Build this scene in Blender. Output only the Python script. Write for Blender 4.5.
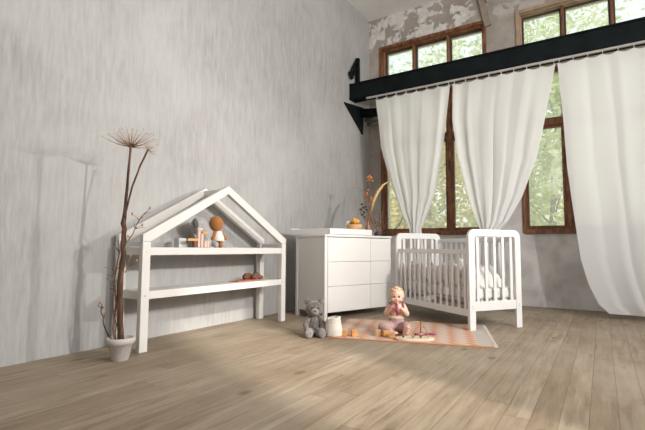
import bpy, bmesh, math, random
from mathutils import Vector, Matrix, noise
from math import sin, cos, pi, radians as R
random.seed(7)
S = bpy.context.scene
for o in list(bpy.data.objects): bpy.data.objects.remove(o)
C = S.collection

# ------------------------------------------------------------------ camera
CAM = Vector((3.30, -6.60, 0.78))
yaw, pit, rol = R(32.8025), R(4.3602), R(0.3017)
cd = bpy.data.cameras.new('camera'); cd.sensor_width = 36; cd.lens = 433.27 / 645 * 36; cd.clip_start = .05
cam = bpy.data.objects.new('camera', cd); C.objects.link(cam)
fw = Vector((-sin(yaw)*cos(pit), cos(yaw)*cos(pit), sin(pit)))
r0 = Vector((cos(yaw), sin(yaw), 0)); u0 = r0.cross(fw)
rv = r0*cos(rol) + u0*sin(rol); uv = -r0*sin(rol) + u0*cos(rol)
m = Matrix((rv, uv, -fw)).transposed().to_4x4(); m.translation = CAM
cam.matrix_world = m
S.camera = cam

# ------------------------------------------------------------------ light
S.view_settings.view_transform = 'Standard'; S.view_settings.look = 'None'
S.view_settings.gamma = 1; S.view_settings.use_curve_mapping = False
S.view_settings.exposure = 0.36
W = bpy.data.worlds.new('sky'); S.world = W; W.use_nodes = True
nt = W.node_tree; bg = nt.nodes['Background']
tc = nt.nodes.new('ShaderNodeTexCoord'); sp = nt.nodes.new('ShaderNodeSeparateXYZ'); cr = nt.nodes.new('ShaderNodeValToRGB')
nt.links.new(tc.outputs['Generated'], sp.inputs[0]); nt.links.new(sp.outputs[2], cr.inputs[0]); nt.links.new(cr.outputs[0], bg.inputs[0])
cr.color_ramp.elements[0].color = (.93, .92, .88, 1); cr.color_ramp.elements[1].color = (.80, .90, 1, 1)
bg.inputs[1].default_value = 1.25

def light(name, kind, loc, target, energy, color=(1, 1, 1), **kw):
    d = bpy.data.lights.new(name, kind); d.energy = energy; d.color = color
    for k, v in kw.items(): setattr(d, k, v)
    o = bpy.data.objects.new(name, d); C.objects.link(o); o.location = loc
    o.rotation_euler = (Vector(target) - Vector(loc)).to_track_quat('-Z', 'Y').to_euler()
    return o
# low autumn sun through the opening in the right-hand wall
EL = R(32); hd = Vector((-.92, .39, 0)).normalized()
sd_ = hd*cos(EL) + Vector((0, 0, -sin(EL)))
light('sun', 'SUN', (12, -11, 7), Vector((12, -11, 7)) + sd_, 3.7, (1, .95, .86), angle=R(2.5))
# added soft fill lamps: one along the right wall, one behind the camera
light('side_fill', 'AREA', (6.05, -3.9, 2.5), (0, -3.7, 1.2), 220, (1, .99, .975), shape='RECTANGLE', size=5.0, size_y=3.6)
light('hall_fill', 'AREA', (3.6, -10.8, 2.9), (1.6, -2, 1.0), 80, (1, .98, .96), shape='RECTANGLE', size=4.6, size_y=3.0)
# two lamps on stands out of frame to the right: they throw the two plant shadows
light('lamp_spot', 'SPOT', (4.3, -1.79, 2.08), (0.1, -4.7, 1.2), 300, (1, .97, .93), shadow_soft_size=.06, spot_size=R(70), spot_blend=1.0)
light('lamp_spot', 'SPOT', (5.6, -4.24, 2.40), (0.1, -2.2, 1.7), 500, (1, .97, .93), shadow_soft_size=.06, spot_size=R(105), spot_blend=1.0)

# ------------------------------------------------------------------ materials
def mat(name, col, rough=.6, var=.0, vscale=8., bump=0., bscale=60., metallic=0., sheen=0., spec=.5, sss=0.):
    M = bpy.data.materials.new(name); M.use_nodes = True
    t = M.node_tree; b = t.nodes['Principled BSDF']
    b.inputs['Roughness'].default_value = rough; b.inputs['Metallic'].default_value = metallic
    b.inputs['Specular IOR Level'].default_value = spec
    if sheen: b.inputs['Sheen Weight'].default_value = sheen
    if sss:
        b.inputs['Subsurface Weight'].default_value = sss; b.inputs['Subsurface Radius'].default_value = (.012, .006, .004); b.inputs['Subsurface Scale'].default_value = 1
    tc = t.nodes.new('ShaderNodeTexCoord')
    n = t.nodes.new('ShaderNodeTexNoise'); n.inputs['Scale'].default_value = vscale; n.inputs['Detail'].default_value = 4
    t.links.new(tc.outputs['Object'], n.inputs['Vector'])
    r = t.nodes.new('ShaderNodeValToRGB'); r.color_ramp.elements[0].position = .3; r.color_ramp.elements[1].position = .7
    r.color_ramp.elements[0].color = (*[c*(1-var) for c in col], 1); r.color_ramp.elements[1].color = (*[min(1, c*(1+var)) for c in col], 1)
    t.links.new(n.outputs[0], r.inputs[0]); t.links.new(r.outputs[0], b.inputs['Base Color'])
    if bump:
        n2 = t.nodes.new('ShaderNodeTexNoise'); n2.inputs['Scale'].default_value = bscale; n2.inputs['Detail'].default_value = 5
        t.links.new(tc.outputs['Object'], n2.inputs['Vector'])
        bp = t.nodes.new('ShaderNodeBump'); bp.inputs['Strength'].default_value = bump; bp.inputs['Distance'].default_value = .01
        t.links.new(n2.outputs[0], bp.inputs['Height']); t.links.new(bp.outputs[0], b.inputs['Normal'])
    return M

class G:                                  # tiny node-graph helper
    def __init__(s, name):
        s.M = bpy.data.materials.new(name); s.M.use_nodes = True; s.t = s.M.node_tree; s.b = s.t.nodes['Principled BSDF']
        s.pos = s.t.nodes.new('ShaderNodeTexCoord').outputs['Object']
    def link(s, a, b):
        if hasattr(a, 'links'): s.t.links.new(a, b)
        else: b.default_value = a
    def math(s, op, a, b=0., c=0.):
        n = s.t.nodes.new('ShaderNodeMath'); n.operation = op
        for i, v in enumerate((a, b, c)): s.link(v, n.inputs[i])
        return n.outputs[0]
    def sep(s, v=None):
        n = s.t.nodes.new('ShaderNodeSeparateXYZ'); s.link(v or s.pos, n.inputs[0]); return n.outputs
    def comb(s, x, y, z):
        n = s.t.nodes.new('ShaderNodeCombineXYZ')
        for i, v in enumerate((x, y, z)): s.link(v, n.inputs[i])
        return n.outputs[0]
    def scale(s, v, sc):
        n = s.t.nodes.new('ShaderNodeMapping'); s.link(v, n.inputs[0]); n.inputs['Scale'].default_value = sc; return n.outputs[0]
    def noise(s, v, scale, detail=4, rough=.5, dist=0.):
        n = s.t.nodes.new('ShaderNodeTexNoise'); s.link(v, n.inputs['Vector']); n.inputs['Scale'].default_value = scale
        n.inputs['Detail'].default_value = detail; n.inputs['Roughness'].default_value = rough; n.inputs['Distortion'].default_value = dist
        return n.outputs[0]
    def white(s, v):
        n = s.t.nodes.new('ShaderNodeTexWhiteNoise'); n.noise_dimensions = '3D'; s.link(v, n.inputs['Vector']); return n.outputs[0]
    def ramp(s, f, stops):
        n = s.t.nodes.new('ShaderNodeValToRGB'); e = n.color_ramp.elements
        while len(e) < len(stops): e.new(.5)
        for el, (p, c) in zip(e, stops):
            el.position = p; el.color = (*c, 1) if hasattr(c, '__len__') else (c, c, c, 1)
        s.link(f, n.inputs[0]); return n.outputs[0]
    def mix(s, f, a, b, mode='MIX'):
        n = s.t.nodes.new('ShaderNodeMix'); n.data_type = 'RGBA'; n.blend_type = mode
        s.link(f, n.inputs[0])
        for v, i in ((a, 6), (b, 7)):
            if hasattr(v, 'links'): s.t.links.new(v, n.inputs[i])
            else: n.inputs[i].default_value = (*v, 1)
        return n.outputs[2]
    def bump(s, h, strength=.3, dist=.01):
        n = s.t.nodes.new('ShaderNodeBump'); n.inputs['Strength'].default_value = strength; n.inputs['Distance'].default_value = dist
        s.link(h, n.inputs['Height']); s.t.links.new(n.outputs[0], s.b.inputs['Normal'])
    def out(s, col, rough=.7, spec=.3):
        s.link(col, s.b.inputs['Base Color']); s.link(rough, s.b.inputs['Roughness']); s.b.inputs['Specular IOR Level'].default_value = spec
        return s.M

# brushed grey plaster of the long left wall
g = G('brushed_plaster')
wob = g.noise(g.pos, 2.2, 4, .6)
x, y, z = g.sep()
yw = g.math('ADD', y, g.math('MULTIPLY', wob, .10))
st = g.noise(g.comb(0., g.math('MULTIPLY', yw, 15.), g.math('MULTIPLY', z, 1.7)), 1.0, 7, .68, .3)
st2 = g.noise(g.comb(0., g.math('MULTIPLY', y, 42.), g.math('MULTIPLY', z, 5.)), 1.0, 4, .6)
bl = g.noise(g.pos, .8, 6, .6, .4)
c = g.ramp(st, [(.25, (.245, .238, .23)), (.5, (.325, .317, .307)), (.75, (.41, .40, .388))])
c = g.mix(.45, c, g.ramp(st2, [(.33, (.245, .238, .23)), (.7, (.415, .405, .393))]))
c = g.mix(g.ramp(bl, [(.40, 0.), (.66, .6)]), c, (.43, .42, .407))
g.bump(st, .15)
M_wall = g.out(c, .85, .2)

# window wall: weathered grey-brown render with flakes of old white paint
g = G('peeling_plaster')
x, y, z = g.sep()
n1 = g.noise(g.pos, 2.2, 8, .65)
base = g.ramp(n1, [(.3, (.25, .215, .185)), (.5, (.33, .29, .255)), (.7, (.42, .375, .335))])
lown = g.noise(g.scale(g.pos, (1, 1, .8)), 2.6, 7, .6, .6)
low = g.ramp(lown, [(.3, (.40, .38, .365)), (.5, (.54, .515, .50)), (.72, (.66, .64, .62))])
base = g.mix(g.math('SMOOTH_MIN', g.math('MULTIPLY', g.math('SUBTRACT', 1.9, z), 1.2), 1.0, .1), base, low)
base = g.mix(0, base, base)
fl = g.noise(g.pos, 4.6, 8, .6, .5)
amt = g.math('MULTIPLY', g.ramp(z, [(0, 0.), (1, 1.)]), 1.)
zm = g.math('SMOOTHSTEP', 3.9, 4.3, z) if False else g.ramp(g.math('MULTIPLY', g.math('SUBTRACT', z, 3.6), 1.0), [(.55, 0.), (.66, 1.)])
xm = g.ramp(g.math('MULTIPLY', x, .5), [(.80, 1.), (.95, .45)])
f = g.ramp(fl, [(.47, 0.), (.49, 1.)])
f = g.math('MULTIPLY', g.math('MULTIPLY', f, zm), xm)
fc = g.ramp(g.noise(g.pos, 14, 4), [(.3, (.52, .49, .46)), (.7, (.68, .655, .63))])
c = g.mix(f, base, fc)
g.bump(g.math('ADD', n1, g.math('MULTIPLY', f, .5)), .5, .02)
M_bwall = g.out(c, .9, .2)

g = G('ceiling_paint')
n1 = g.noise(g.pos, 1.5, 6, .6)
M_ceil = g.out(g.ramp(n1, [(.3, (.72, .70, .67)), (.7, (.82, .80, .77))]), .9, .2)

# floor boards running towards the window wall
g = G('floor_boards')
x, y, z = g.sep()
PW = .115
xi = g.math('FLOOR', g.math('DIVIDE', x, PW)); xf = g.math('FRACT', g.math('DIVIDE', x, PW))
off = g.math('MULTIPLY', g.white(g.comb(xi, 0., 0.)), 3.0)
yy = g.math('DIVIDE', g.math('ADD', y, off), 2.6)
yi = g.math('FLOOR', yy); yf = g.math('FRACT', yy)
rnd = g.white(g.comb(xi, yi, 3.))
gr = g.noise(g.comb(g.math('MULTIPLY', x, 24.), g.math('MULTIPLY', y, 2.2), g.math('MULTIPLY', rnd, 40.)), 1., 6, .65, .4)
c = g.ramp(gr, [(.25, (.115, .082, .050)), (.5, (.265, .207, .143)), (.75, (.38, .32, .237))])
c = g.mix(g.math('MULTIPLY', rnd, .45), c, (.15, .10, .058))
blot = g.noise(g.pos, 1.1, 5, .6)
c = g.mix(g.ramp(blot, [(.4, 0.), (.7, .45)]), c, (.37, .315, .245))
kv = g.t.nodes.new('ShaderNodeTexVoronoi'); kv.inputs['Scale'].default_value = 1.0
g.link(g.comb(g.math('MULTIPLY', x, 4.2), g.math('MULTIPLY', y, 2.2), 0.), kv.inputs['Vector'])
kn = g.ramp(kv.outputs['Distance'], [(.06, 1.), (.15, 0.)])
c = g.mix(g.math('MULTIPLY', kn, .7), c, (.11, .065, .035))
gap = g.math('MAXIMUM', g.math('LESS_THAN', xf, .03), g.math('LESS_THAN', yf, .002))
c = g.mix(g.math('MULTIPLY', gap, .5), c, (.07, .045, .028))
g.bump(g.math('SUBTRACT', g.math('MULTIPLY', gr, .4), gap), .25, .004)
M_floor = g.out(c, g.ramp(gr, [(.3, .5), (.7, .68)]), .35)

M_white = mat('white_lacquer', (.655, .635, .61), .42, .02, 3)
M_crib = mat('crib_white', (.68, .668, .655), .38, .02, 3)
M_shelfw = mat('white_painted_wood', (.575, .55, .52), .5, .03, 5)
M_iron = mat('black_iron', (.004, .007, .0075), .7, .4, 6, .15, 40, spec=.12)
M_steel = mat('rod_metal', (.16, .14, .125), .45, .2, 9, metallic=.5)
g = G('old_window_wood')
w = g.noise(g.scale(g.pos, (9, 9, 3)), 2.2, 6, .6)
M_wood = g.out(g.ramp(w, [(.3, (.055, .020, .010)), (.5, (.16, .060, .024)), (.72, (.27, .115, .048))]), .5, .4)
M_shadewood = mat('shaded_frame_wood', (.050, .036, .030), .6, .3, 6)  # upper sash colour darkened to hold the shade of the deep recess
M_tan = mat('bare_frame_wood', (.34, .235, .16), .7, .25, 7)
M_sash = mat('grey_sash_paint', (.24, .27, .29), .6, .1)
M_track = mat('track_metal', (.34, .32, .30), .5, .1)
M_strut = mat('raw_board', (.26, .21, .17), .8, .2, 8)
# dusty window glass
Mg = bpy.data.materials.new('dusty_glass'); Mg.use_nodes = True; t = Mg.node_tree; t.nodes.clear()
o_ = t.nodes.new('ShaderNodeOutputMaterial'); tr = t.nodes.new('ShaderNodeBsdfTransparent'); gl = t.nodes.new('ShaderNodeBsdfGlossy'); df = t.nodes.new('ShaderNodeBsdfTranslucent')
gl.inputs['Roughness'].default_value = .05; tr.inputs[0].default_value = (.93, .96, .95, 1); df.inputs[0].default_value = (.9, .93, .93, 1)
m1 = t.nodes.new('ShaderNodeMixShader'); m2 = t.nodes.new('ShaderNodeMixShader'); m1.inputs[0].default_value = .16; m2.inputs[0].default_value = .05
nz = t.nodes.new('ShaderNodeTexNoise'); nz.inputs['Scale'].default_value = 5; mr = t.nodes.new('ShaderNodeMapRange'); mr.inputs[3].default_value = .10; mr.inputs[4].default_value = .34
t.links.new(nz.outputs[0], mr.inputs[0]); t.links.new(mr.outputs[0], m1.inputs[0])
t.links.new(tr.outputs[0], m1.inputs[1]); t.links.new(df.outputs[0], m1.inputs[2]); t.links.new(m1.outputs[0], m2.inputs[1]); t.links.new(gl.outputs[0], m2.inputs[2]); t.links.new(m2.outputs[0], o_.inputs[0])
# sheer curtain cloth
Mc = bpy.data.materials.new('sheer_white_cloth'); Mc.use_nodes = True; t = Mc.node_tree; t.nodes.clear()
o_ = t.nodes.new('ShaderNodeOutputMaterial'); a = t.nodes.new('ShaderNodeBsdfDiffuse'); b = t.nodes.new('ShaderNodeBsdfTranslucent'); tp = t.nodes.new('ShaderNodeBsdfTransparent')
a.inputs[0].default_value = (.85, .845, .835, 1); b.inputs[0].default_value = (.85, .845, .835, 1)
m1 = t.nodes.new('ShaderNodeMixShader'); m1.inputs[0].default_value = .42; m2 = t.nodes.new('ShaderNodeMixShader'); m2.inputs[0].default_value = .06
wv = t.nodes.new('ShaderNodeTexNoise'); wv.inputs['Scale'].default_value = 240; bp = t.nodes.new('ShaderNodeBump'); bp.inputs['Strength'].default_value = .05
t.links.new(wv.outputs[0], bp.inputs['Height']); t.links.new(bp.outputs[0], a.inputs['Normal'])
t.links.new(a.outputs[0], m1.inputs[1]); t.links.new(b.outputs[0], m1.inputs[2]); t.links.new(m1.outputs[0], m2.inputs[1]); t.links.new(tp.outputs[0], m2.inputs[2]); t.links.new(m2.outputs[0], o_.inputs[0])
def leafmat(name, c1, c2):
    Ml = bpy.data.materials.new(name); Ml.use_nodes = True; t = Ml.node_tree; t.nodes.clear()
    o_ = t.nodes.new('ShaderNodeOutputMaterial'); a = t.nodes.new('ShaderNodeBsdfDiffuse'); b = t.nodes.new('ShaderNodeBsdfTranslucent'); mx = t.nodes.new('ShaderNodeMixShader'); mx.inputs[0].default_value = .5
    n = t.nodes.new('ShaderNodeTexNoise'); n.inputs['Scale'].default_value = 1.6; n.inputs['Detail'].default_value = 5; tc = t.nodes.new('ShaderNodeTexCoord'); t.links.new(tc.outputs['Object'], n.inputs['Vector'])
    r = t.nodes.new('ShaderNodeValToRGB'); r.color_ramp.elements[0].position = .35; r.color_ramp.elements[1].position = .65
    r.color_ramp.elements[0].color = (*c1, 1); r.color_ramp.elements[1].color = (*c2, 1)
    t.links.new(n.outputs[0], r.inputs[0])
    for q in (a, b): t.links.new(r.outputs[0], q.inputs[0])
    t.links.new(a.outputs[0], mx.inputs[1]); t.links.new(b.outputs[0], mx.inputs[2]); t.links.new(mx.outputs[0], o_.inputs[0]); return Ml
M_leafg = leafmat('pale_green_leaves', (.42, .50, .24), (.78, .82, .55))
M_leafy = leafmat('yellow_leaves', (.72, .62, .26), (.92, .86, .52))
M_bark = mat('outdoor_bark', (.20, .17, .14), .9, .3, 9)
M_ground = mat('leaf_covered_ground', (.62, .55, .34), .95, .25, 2.5)

M_pot = mat('whitewashed_clay', (.47, .43, .40), .8, .08, 14, .2, 60)
M_soil = mat('dry_soil', (.10, .07, .05), 1, .3, 40)
g = G('dry_stalk')
w = g.noise(g.scale(g.pos, (40, 40, 6)), 1., 5, .6)
M_stalk = g.out(g.ramp(w, [(.3, (.022, .012, .009)), (.52, (.085, .038, .021)), (.75, (.25, .15, .09))]), .7, .3)
M_stem = mat('thin_dry_stem', (.20, .12, .075), .8, .3, 30)
M_umbel = mat('dry_umbel', (.30, .19, .11), .85, .25, 30)
M_twig = mat('reddish_twig', (.17, .075, .04), .8, .3, 30)
M_bud = mat('rust_bud', (.42, .17, .05), .8, .2, 50)
M_rattan = mat('light_wood', (.55, .31, .14), .55, .15, 20)
M_block = mat('orange_wood', (.60, .29, .10), .5, .2, 16)
M_brownw = mat('brown_wood', (.15, .055, .024), .5, .35, 25)
M_pinkw = mat('pale_pink_wood', (.60, .41, .33), .6, .08, 14)
M_fringe = mat('rug_fringe', (.46, .41, .36), .95, .15, 40)
M_red = mat('coral_cover', (.46, .12, .06), .7, .1, 20)
M_greybox = mat('pale_grey_card', (.48, .475, .47), .8, .05)
M_elgrey = mat('grey_knit', (.33, .32, .31), .95, .2, 60, .6, 130, sheen=.3)
M_eldark = mat('dark_grey_knit', (.085, .08, .08), .95, .2, 60, .6, 130)
M_dollbr = mat('rust_knit', (.34, .13, .028), .95, .2, 70, .6, 140, sheen=.2)
M_dollw = mat('cream_knit', (.70, .66, .60), .95, .08, 60, .5, 140)
M_plush = mat('grey_brown_plush', (.125, .104, .095), 1, .5, 38, 1., 90, sheen=.5)
M_plushl = mat('light_plush', (.235, .205, .19), 1, .3, 40, .8, 90, sheen=.5)
M_wool = mat('cream_wool', (.63, .575, .50), .95, .1, 40, .5, 110)
M_bed = mat('bed_linen', (.64, .615, .59), .9, .06, 18, .4, 14)
g = G('printed_bumper')
v = g.t.nodes.new('ShaderNodeTexVoronoi'); v.inputs['Scale'].default_value = 13; g.link(g.pos, v.inputs['Vector'])
M_bumper = g.out(g.mix(g.ramp(v.outputs['Distance'], [(.22, 1.), (.36, 0.)]), (.66, .62, .585), (.46, .40, .365)), .9, .2)
M_skin = mat('skin', (.72, .44, .335), .5, .05, 20, sss=.15)
M_hair = mat('blond_hair', (.60, .42, .255), .7, .25, 60, .4, 120)
M_pants = mat('mauve_cotton', (.42, .27, .25), .9, .07, 30, .3, 60)
M_top = mat('peach_cotton', (.68, .405, .30), .9, .05, 30)
M_ruffle = mat('mauve_ruffle', (.40, .16, .19), .9, .1, 30)
M_berry = mat('berry_silicone', (.25, .045, .095), .5, .1, 20)
M_eye = mat('dark_eye', (.02, .015, .015), .15)
M_lip = mat('lip', (.50, .16, .14), .5)
M_cream = mat('cream_wood', (.70, .58, .45), .5, .06, 12)
M_wire = mat('brass_wire', (.45, .26, .12), .4, .1, metallic=.3)
M_vase = mat('amber_vase', (.26, .095, .03), .25, .1)
M_black = mat('dark_bowl', (.03, .028, .027), .4)
M_flower = mat('orange_dry_flower', (.52, .20, .055), .9, .25, 60)
M_pamp = mat('golden_plume', (.60, .40, .17), .9, .2, 60)
M_dkleaf = mat('dark_leaf', (.022, .026, .024), .6, .2)
M_yel = mat('mustard_flower', (.70, .36, .06), .85, .2, 50)
M_milk = mat('white_ceramic', (.74, .73, .72), .35)

# ------------------------------------------------------------------ mesh helpers
class MB:
    def __init__(s): s.bm = bmesh.new()
    def _add(s, verts, faces, smooth=False):
        vs = [s.bm.verts.new(v) for v in verts]
        for f in faces:
            try:
                fc = s.bm.faces.new([vs[i] for i in f]); fc.smooth = smooth
            except ValueError: pass
        return s
    def box(s, a, b, rot=None, at=None):           # axis box from corner a to corner b, optional rotation about 'at'
        (x0, y0, z0), (x1, y1, z1) = a, b
        v = [Vector(p) for p in ((x0,y0,z0),(x1,y0,z0),(x1,y1,z0),(x0,y1,z0),(x0,y0,z1),(x1,y0,z1),(x1,y1,z1),(x0,y1,z1))]
        if rot is not None:
            c = Vector(at) if at else Vector(((x0+x1)/2, (y0+y1)/2, (z0+z1)/2)); v = [c + rot @ (p - c) for p in v]
        return s._add(v, [(0,3,2,1),(4,5,6,7),(0,1,5,4),(1,2,6,5),(2,3,7,6),(3,0,4,7)])
    def prism(s, poly, y0, y1, axis='y'):           # poly in (u, v); extruded along an axis
        n = len(poly)
        def P(u, v, w): return {'y': (u, w, v), 'x': (w, u, v), 'z': (u, v, w)}[axis]
        v = [P(u, q, y0) for u, q in poly] + [P(u, q, y1) for u, q in poly]
        f = [tuple(range(n)), tuple(range(2*n-1, n-1, -1))] + [(i, i+n, (i+1) % n + n, (i+1) % n) for i in range(n)]
        return s._add(v, f)
    def tube(s, pts, rad, n=8, closed=False):
        pts = [Vector(p) for p in pts]; N = len(pts)
        rad = [rad]*N if not hasattr(rad, '__len__') else rad
        verts, faces = [], []; up = None
        for i, p in enumerate(pts):
            if closed: d = pts[(i+1) % N] - pts[i-1]
            else: d = pts[min(i+1, N-1)] - pts[max(i-1, 0)]
            d.normalize()
            if up is None: up = d.orthogonal().normalized()
            up = (up - d*up.dot(d)).normalized(); sdv = d.cross(up)
            for k in range(n):
                a = 2*pi*k/n; verts.append(p + (up*cos(a) + sdv*sin(a))*rad[i])
        for i in range(N if closed else N-1):
            j = (i+1) % N
            for k in range(n): faces.append((i*n+k, i*n+(k+1) % n, j*n+(k+1) % n, j*n+k))
        if not closed: faces += [tuple(range(n-1, -1, -1)), tuple((N-1)*n+k for k in range(n))]
        return s._add(verts, faces, True)
    def lathe(s, prof, n=28, c=(0, 0, 0), wob=None):
        verts, faces = [], []; N = len(prof); c = Vector(c)
        for i, (r, z) in enumerate(prof):
            for k in range(n):
                a = 2*pi*k/n; rr = r*(wob(a, z) if wob else 1); verts.append(c + Vector((rr*cos(a), rr*sin(a), z)))
        for i in range(N-1):
            for k in range(n): faces.append((i*n+k, i*n+(k+1) % n, (i+1)*n+(k+1) % n, (i+1)*n+k))
        faces += [tuple(range(n-1, -1, -1)), tuple((N-1)*n+k for k in range(n))]
        return s._add(verts, faces, True)
    def ell(s, c, r, rot=None, n=16, m=10):
        verts, faces = [], []; c = Vector(c); r = (r, r, r) if not hasattr(r, '__len__') else r
        verts.append(Vector((0, 0, -r[2])))
        for i in range(1, m):
            t = -pi/2 + pi*i/m
            for k in range(n): a = 2*pi*k/n; verts.append(Vector((r[0]*cos(t)*cos(a), r[1]*cos(t)*sin(a), r[2]*sin(t))))
        verts.append(Vector((0, 0, r[2]))); L = len(verts)-1
        for k in range(n): faces += [(0, 1+(k+1) % n, 1+k), (L, L-n+k, L-n+(k+1) % n)]
        for i in range(m-2):
            for k in range(n): faces.append((1+i*n+k, 1+i*n+(k+1) % n, 1+(i+1)*n+(k+1) % n, 1+(i+1)*n+k))
        verts = [c + (rot @ v if rot is not None else v) for v in verts]
        return s._add(verts, faces, True)
    def limb(s, pts, rad):                          # tapered chain with round ends (for voxel-remeshed bodies)
        for p, q, a, b in zip(pts, pts[1:], rad, rad[1:]):
            p, q = Vector(p), Vector(q); k = max(2, int((q-p).length/(min(a, b)*.35)))
            for i in range(k+1): t = i/k; s.ell(p.lerp(q, t), a+(b-a)*t, n=12, m=8)
        return s
    def build(s, name, material, parent=None, bevel=0., remesh=0., smooth=0, loc=None):
        me = bpy.data.meshes.new(name)
        if not remesh: bmesh.ops.recalc_face_normals(s.bm, faces=s.bm.faces)
        s.bm.to_mesh(me); s.bm.free()
        o = bpy.data.objects.new(name, me); C.objects.link(o); me.materials.append(material)
        if parent is not None: o.parent = parent
        if loc: o.location = loc
        if bevel:
            b = o.modifiers.new('bevel', 'BEVEL'); b.width = bevel; b.segments = 2; b.limit_method = 'ANGLE'; b.angle_limit = R(40)
        if remesh:
            r_ = o.modifiers.new('remesh', 'REMESH'); r_.mode = 'VOXEL'; r_.voxel_size = remesh; r_.use_smooth_shade = True
            if smooth:
                q = o.modifiers.new('smooth', 'SMOOTH'); q.factor = .6; q.iterations = smooth
        return o
def tag(o, label, cat, group=None, kind=None):
    if label: o['label'] = label
    if cat: o['category'] = cat
    if group: o['group'] = group
    if kind: o['kind'] = kind
    return o
def thing(name, label, cat, loc=(0, 0, 0), rz=0., group=None):
    o = bpy.data.objects.new(name, None); o.empty_display_size = .05; C.objects.link(o); o.location = loc; o.rotation_euler = (0, 0, rz)
    return tag(o, label, cat, group)
def copy_tree(o, parent=None):
    c = o.copy(); C.objects.link(c)
    if parent is not None: c.parent = parent
    for ch in list(o.children): copy_tree(ch, c)
    return c
def struct(o): o['kind'] = 'structure'; return o
def rotx(a): return Matrix.Rotation(a, 3, 'X')
def roty(a): return Matrix.Rotation(a, 3, 'Y')
def rotz(a): return Matrix.Rotation(a, 3, 'Z')

# ------------------------------------------------------------------ the hall
RX, FY, CZ = 6.2, -11.2, 4.75
struct(MB().box((-.3, FY-.3, -.15), (RX+.3, .35, 0)).build('floor', M_floor))
struct(MB().box((-.3, FY-.3, CZ), (RX+.3, .35, CZ+.2)).build('ceiling', M_ceil))
struct(MB().box((-.3, FY-.3, 0), (0, .35, CZ)).build('wall_left', M_wall))
w = MB()
holes = [(.22, 1.93, 1.02, 3.30), (2.38, 4.09, 1.02, 3.30), (.22, 1.93, 3.47, 4.20), (2.38, 4.09, 3.47, 4.20)]
xs = [0, .22, 1.93, 2.38, 4.09, RX]; zs = [0, 1.02, 3.30, 3.47, 4.20, CZ]
for i in range(5):
    for j in range(5):
        if i in (1, 3) and j in (1, 3): continue
        w.box((xs[i], 0, zs[j]), (xs[i+1], .35, zs[j+1]))
struct(w.build('wall_back', M_bwall))
w = MB()                                          # right-hand wall, never in frame; its one opening is shaped for the sun stripe
ys = [FY, -9.2, -8.0, -6.72, -5.62, -5.0, -3.4, -2.8, -1.2, 0]
for i in range(len(ys)-1):
    if i == 3: w.box((RX, ys[i], 0), (RX+.3, ys[i+1], 1.3)); w.box((RX, ys[i], 4.55), (RX+.3, ys[i+1], CZ))
    else: w.box((RX, ys[i], 0), (RX+.3, ys[i+1], CZ))
struct(w.build('wall_right', M_wall))
struct(MB().box((0, FY-.3, 0), (RX, FY, CZ)).build('wall_front', M_wall))
# lowered strip of white ceiling plaster to the right of the strut
struct(MB().prism([(1.98, 4.47), (2.35, 4.37), (6.2, 4.37), (6.2, CZ), (1.98, CZ)], -.10, 0, 'y').build('trim_1', M_ceil))

def window(name, x0, x1, z0, z1, casing, lower, label):
    root = struct(thing(name, None, None, (x0, 0, z0)))
    w, h = x1-x0, z1-z0
    f = MB(); T = .046
    f.box((0, .02, 0), (T, .14, h)); f.box((w-T, .02, 0), (w, .14, h)); f.box((T, .02, h-T), (w-T, .14, h)); f.box((T, .02, 0), (w-T, .14, T))
    if lower:                                    # moulded casing on the room face, sill nosing
        f.box((.0, -.02, -.02), (.035, .02, h)); f.box((w-.035, -.02, -.02), (w, .02, h)); f.box((.035, -.035, -.03), (w-.035, .02, .03))
    else:
        f.box((-.02, -.02, -.02), (.03, .02, h+.02)); f.box((w-.03, -.02, -.02), (w+.02, .02, h+.02)); f.box((.03, -.02, h-.03), (w-.03, .02, h+.02))
    f.build('window_frame', casing, root, bevel=.006)
    mw = .06 if lower else .035
    cols = [T] + [w*k/3 for k in (1, 2)] + [w-T]
    if lower: rows = [(T, 1.47), (1.56, h-T)]
    else: rows = [(T, h-T)]
    mu = MB()
    for k in (1, 2): mu.box((w*k/3-mw/2, .03, T), (w*k/3+mw/2, .14, h-T))
    if lower: mu.box((T, .025, 1.47), (w-T, .135, 1.56))
    mu.build('mullion', M_wood if lower else casing if casing is not M_tan else M_wood, root, bevel=.005)
    for k in range(3):
        a = cols[k] + (mw/2 if k else 0); b = cols[k+1] - (mw/2 if k < 2 else 0)
        for (p, q) in rows:
            s = (.036 if p < 1 else .018) if lower else .022
            sh = MB(); y0, y1 = (.045, .10) if lower else (.12, .17)
            sh.box((a, y0, p), (a+s, y1, q)); sh.box((b-s, y0, p), (b, y1, q)); sh.box((a+s, y0, p), (b-s, y1, p+s)); sh.box((a+s, y0, q-s), (b-s, y1, q))
            so = sh.build('sash', M_wood if lower else M_shadewood, root, bevel=.004)
            MB().box((a+s-.006, (y0+y1)/2-.002, p+s-.006), (b-s+.006, (y0+y1)/2+.002, q-s+.006)).build('pane', Mg, so)
    return root
window('window_1', .22, 1.93, 1.02, 3.30, M_wood, True, '')
window('window_2', 2.38, 4.09, 1.02, 3.30, M_wood, True, '')
window('window_3', .22, 1.93, 3.47, 4.20, M_wood, False, '')
window('window_4', 2.38, 4.09, 3.47, 4.20, M_tan, False, '')

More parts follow.
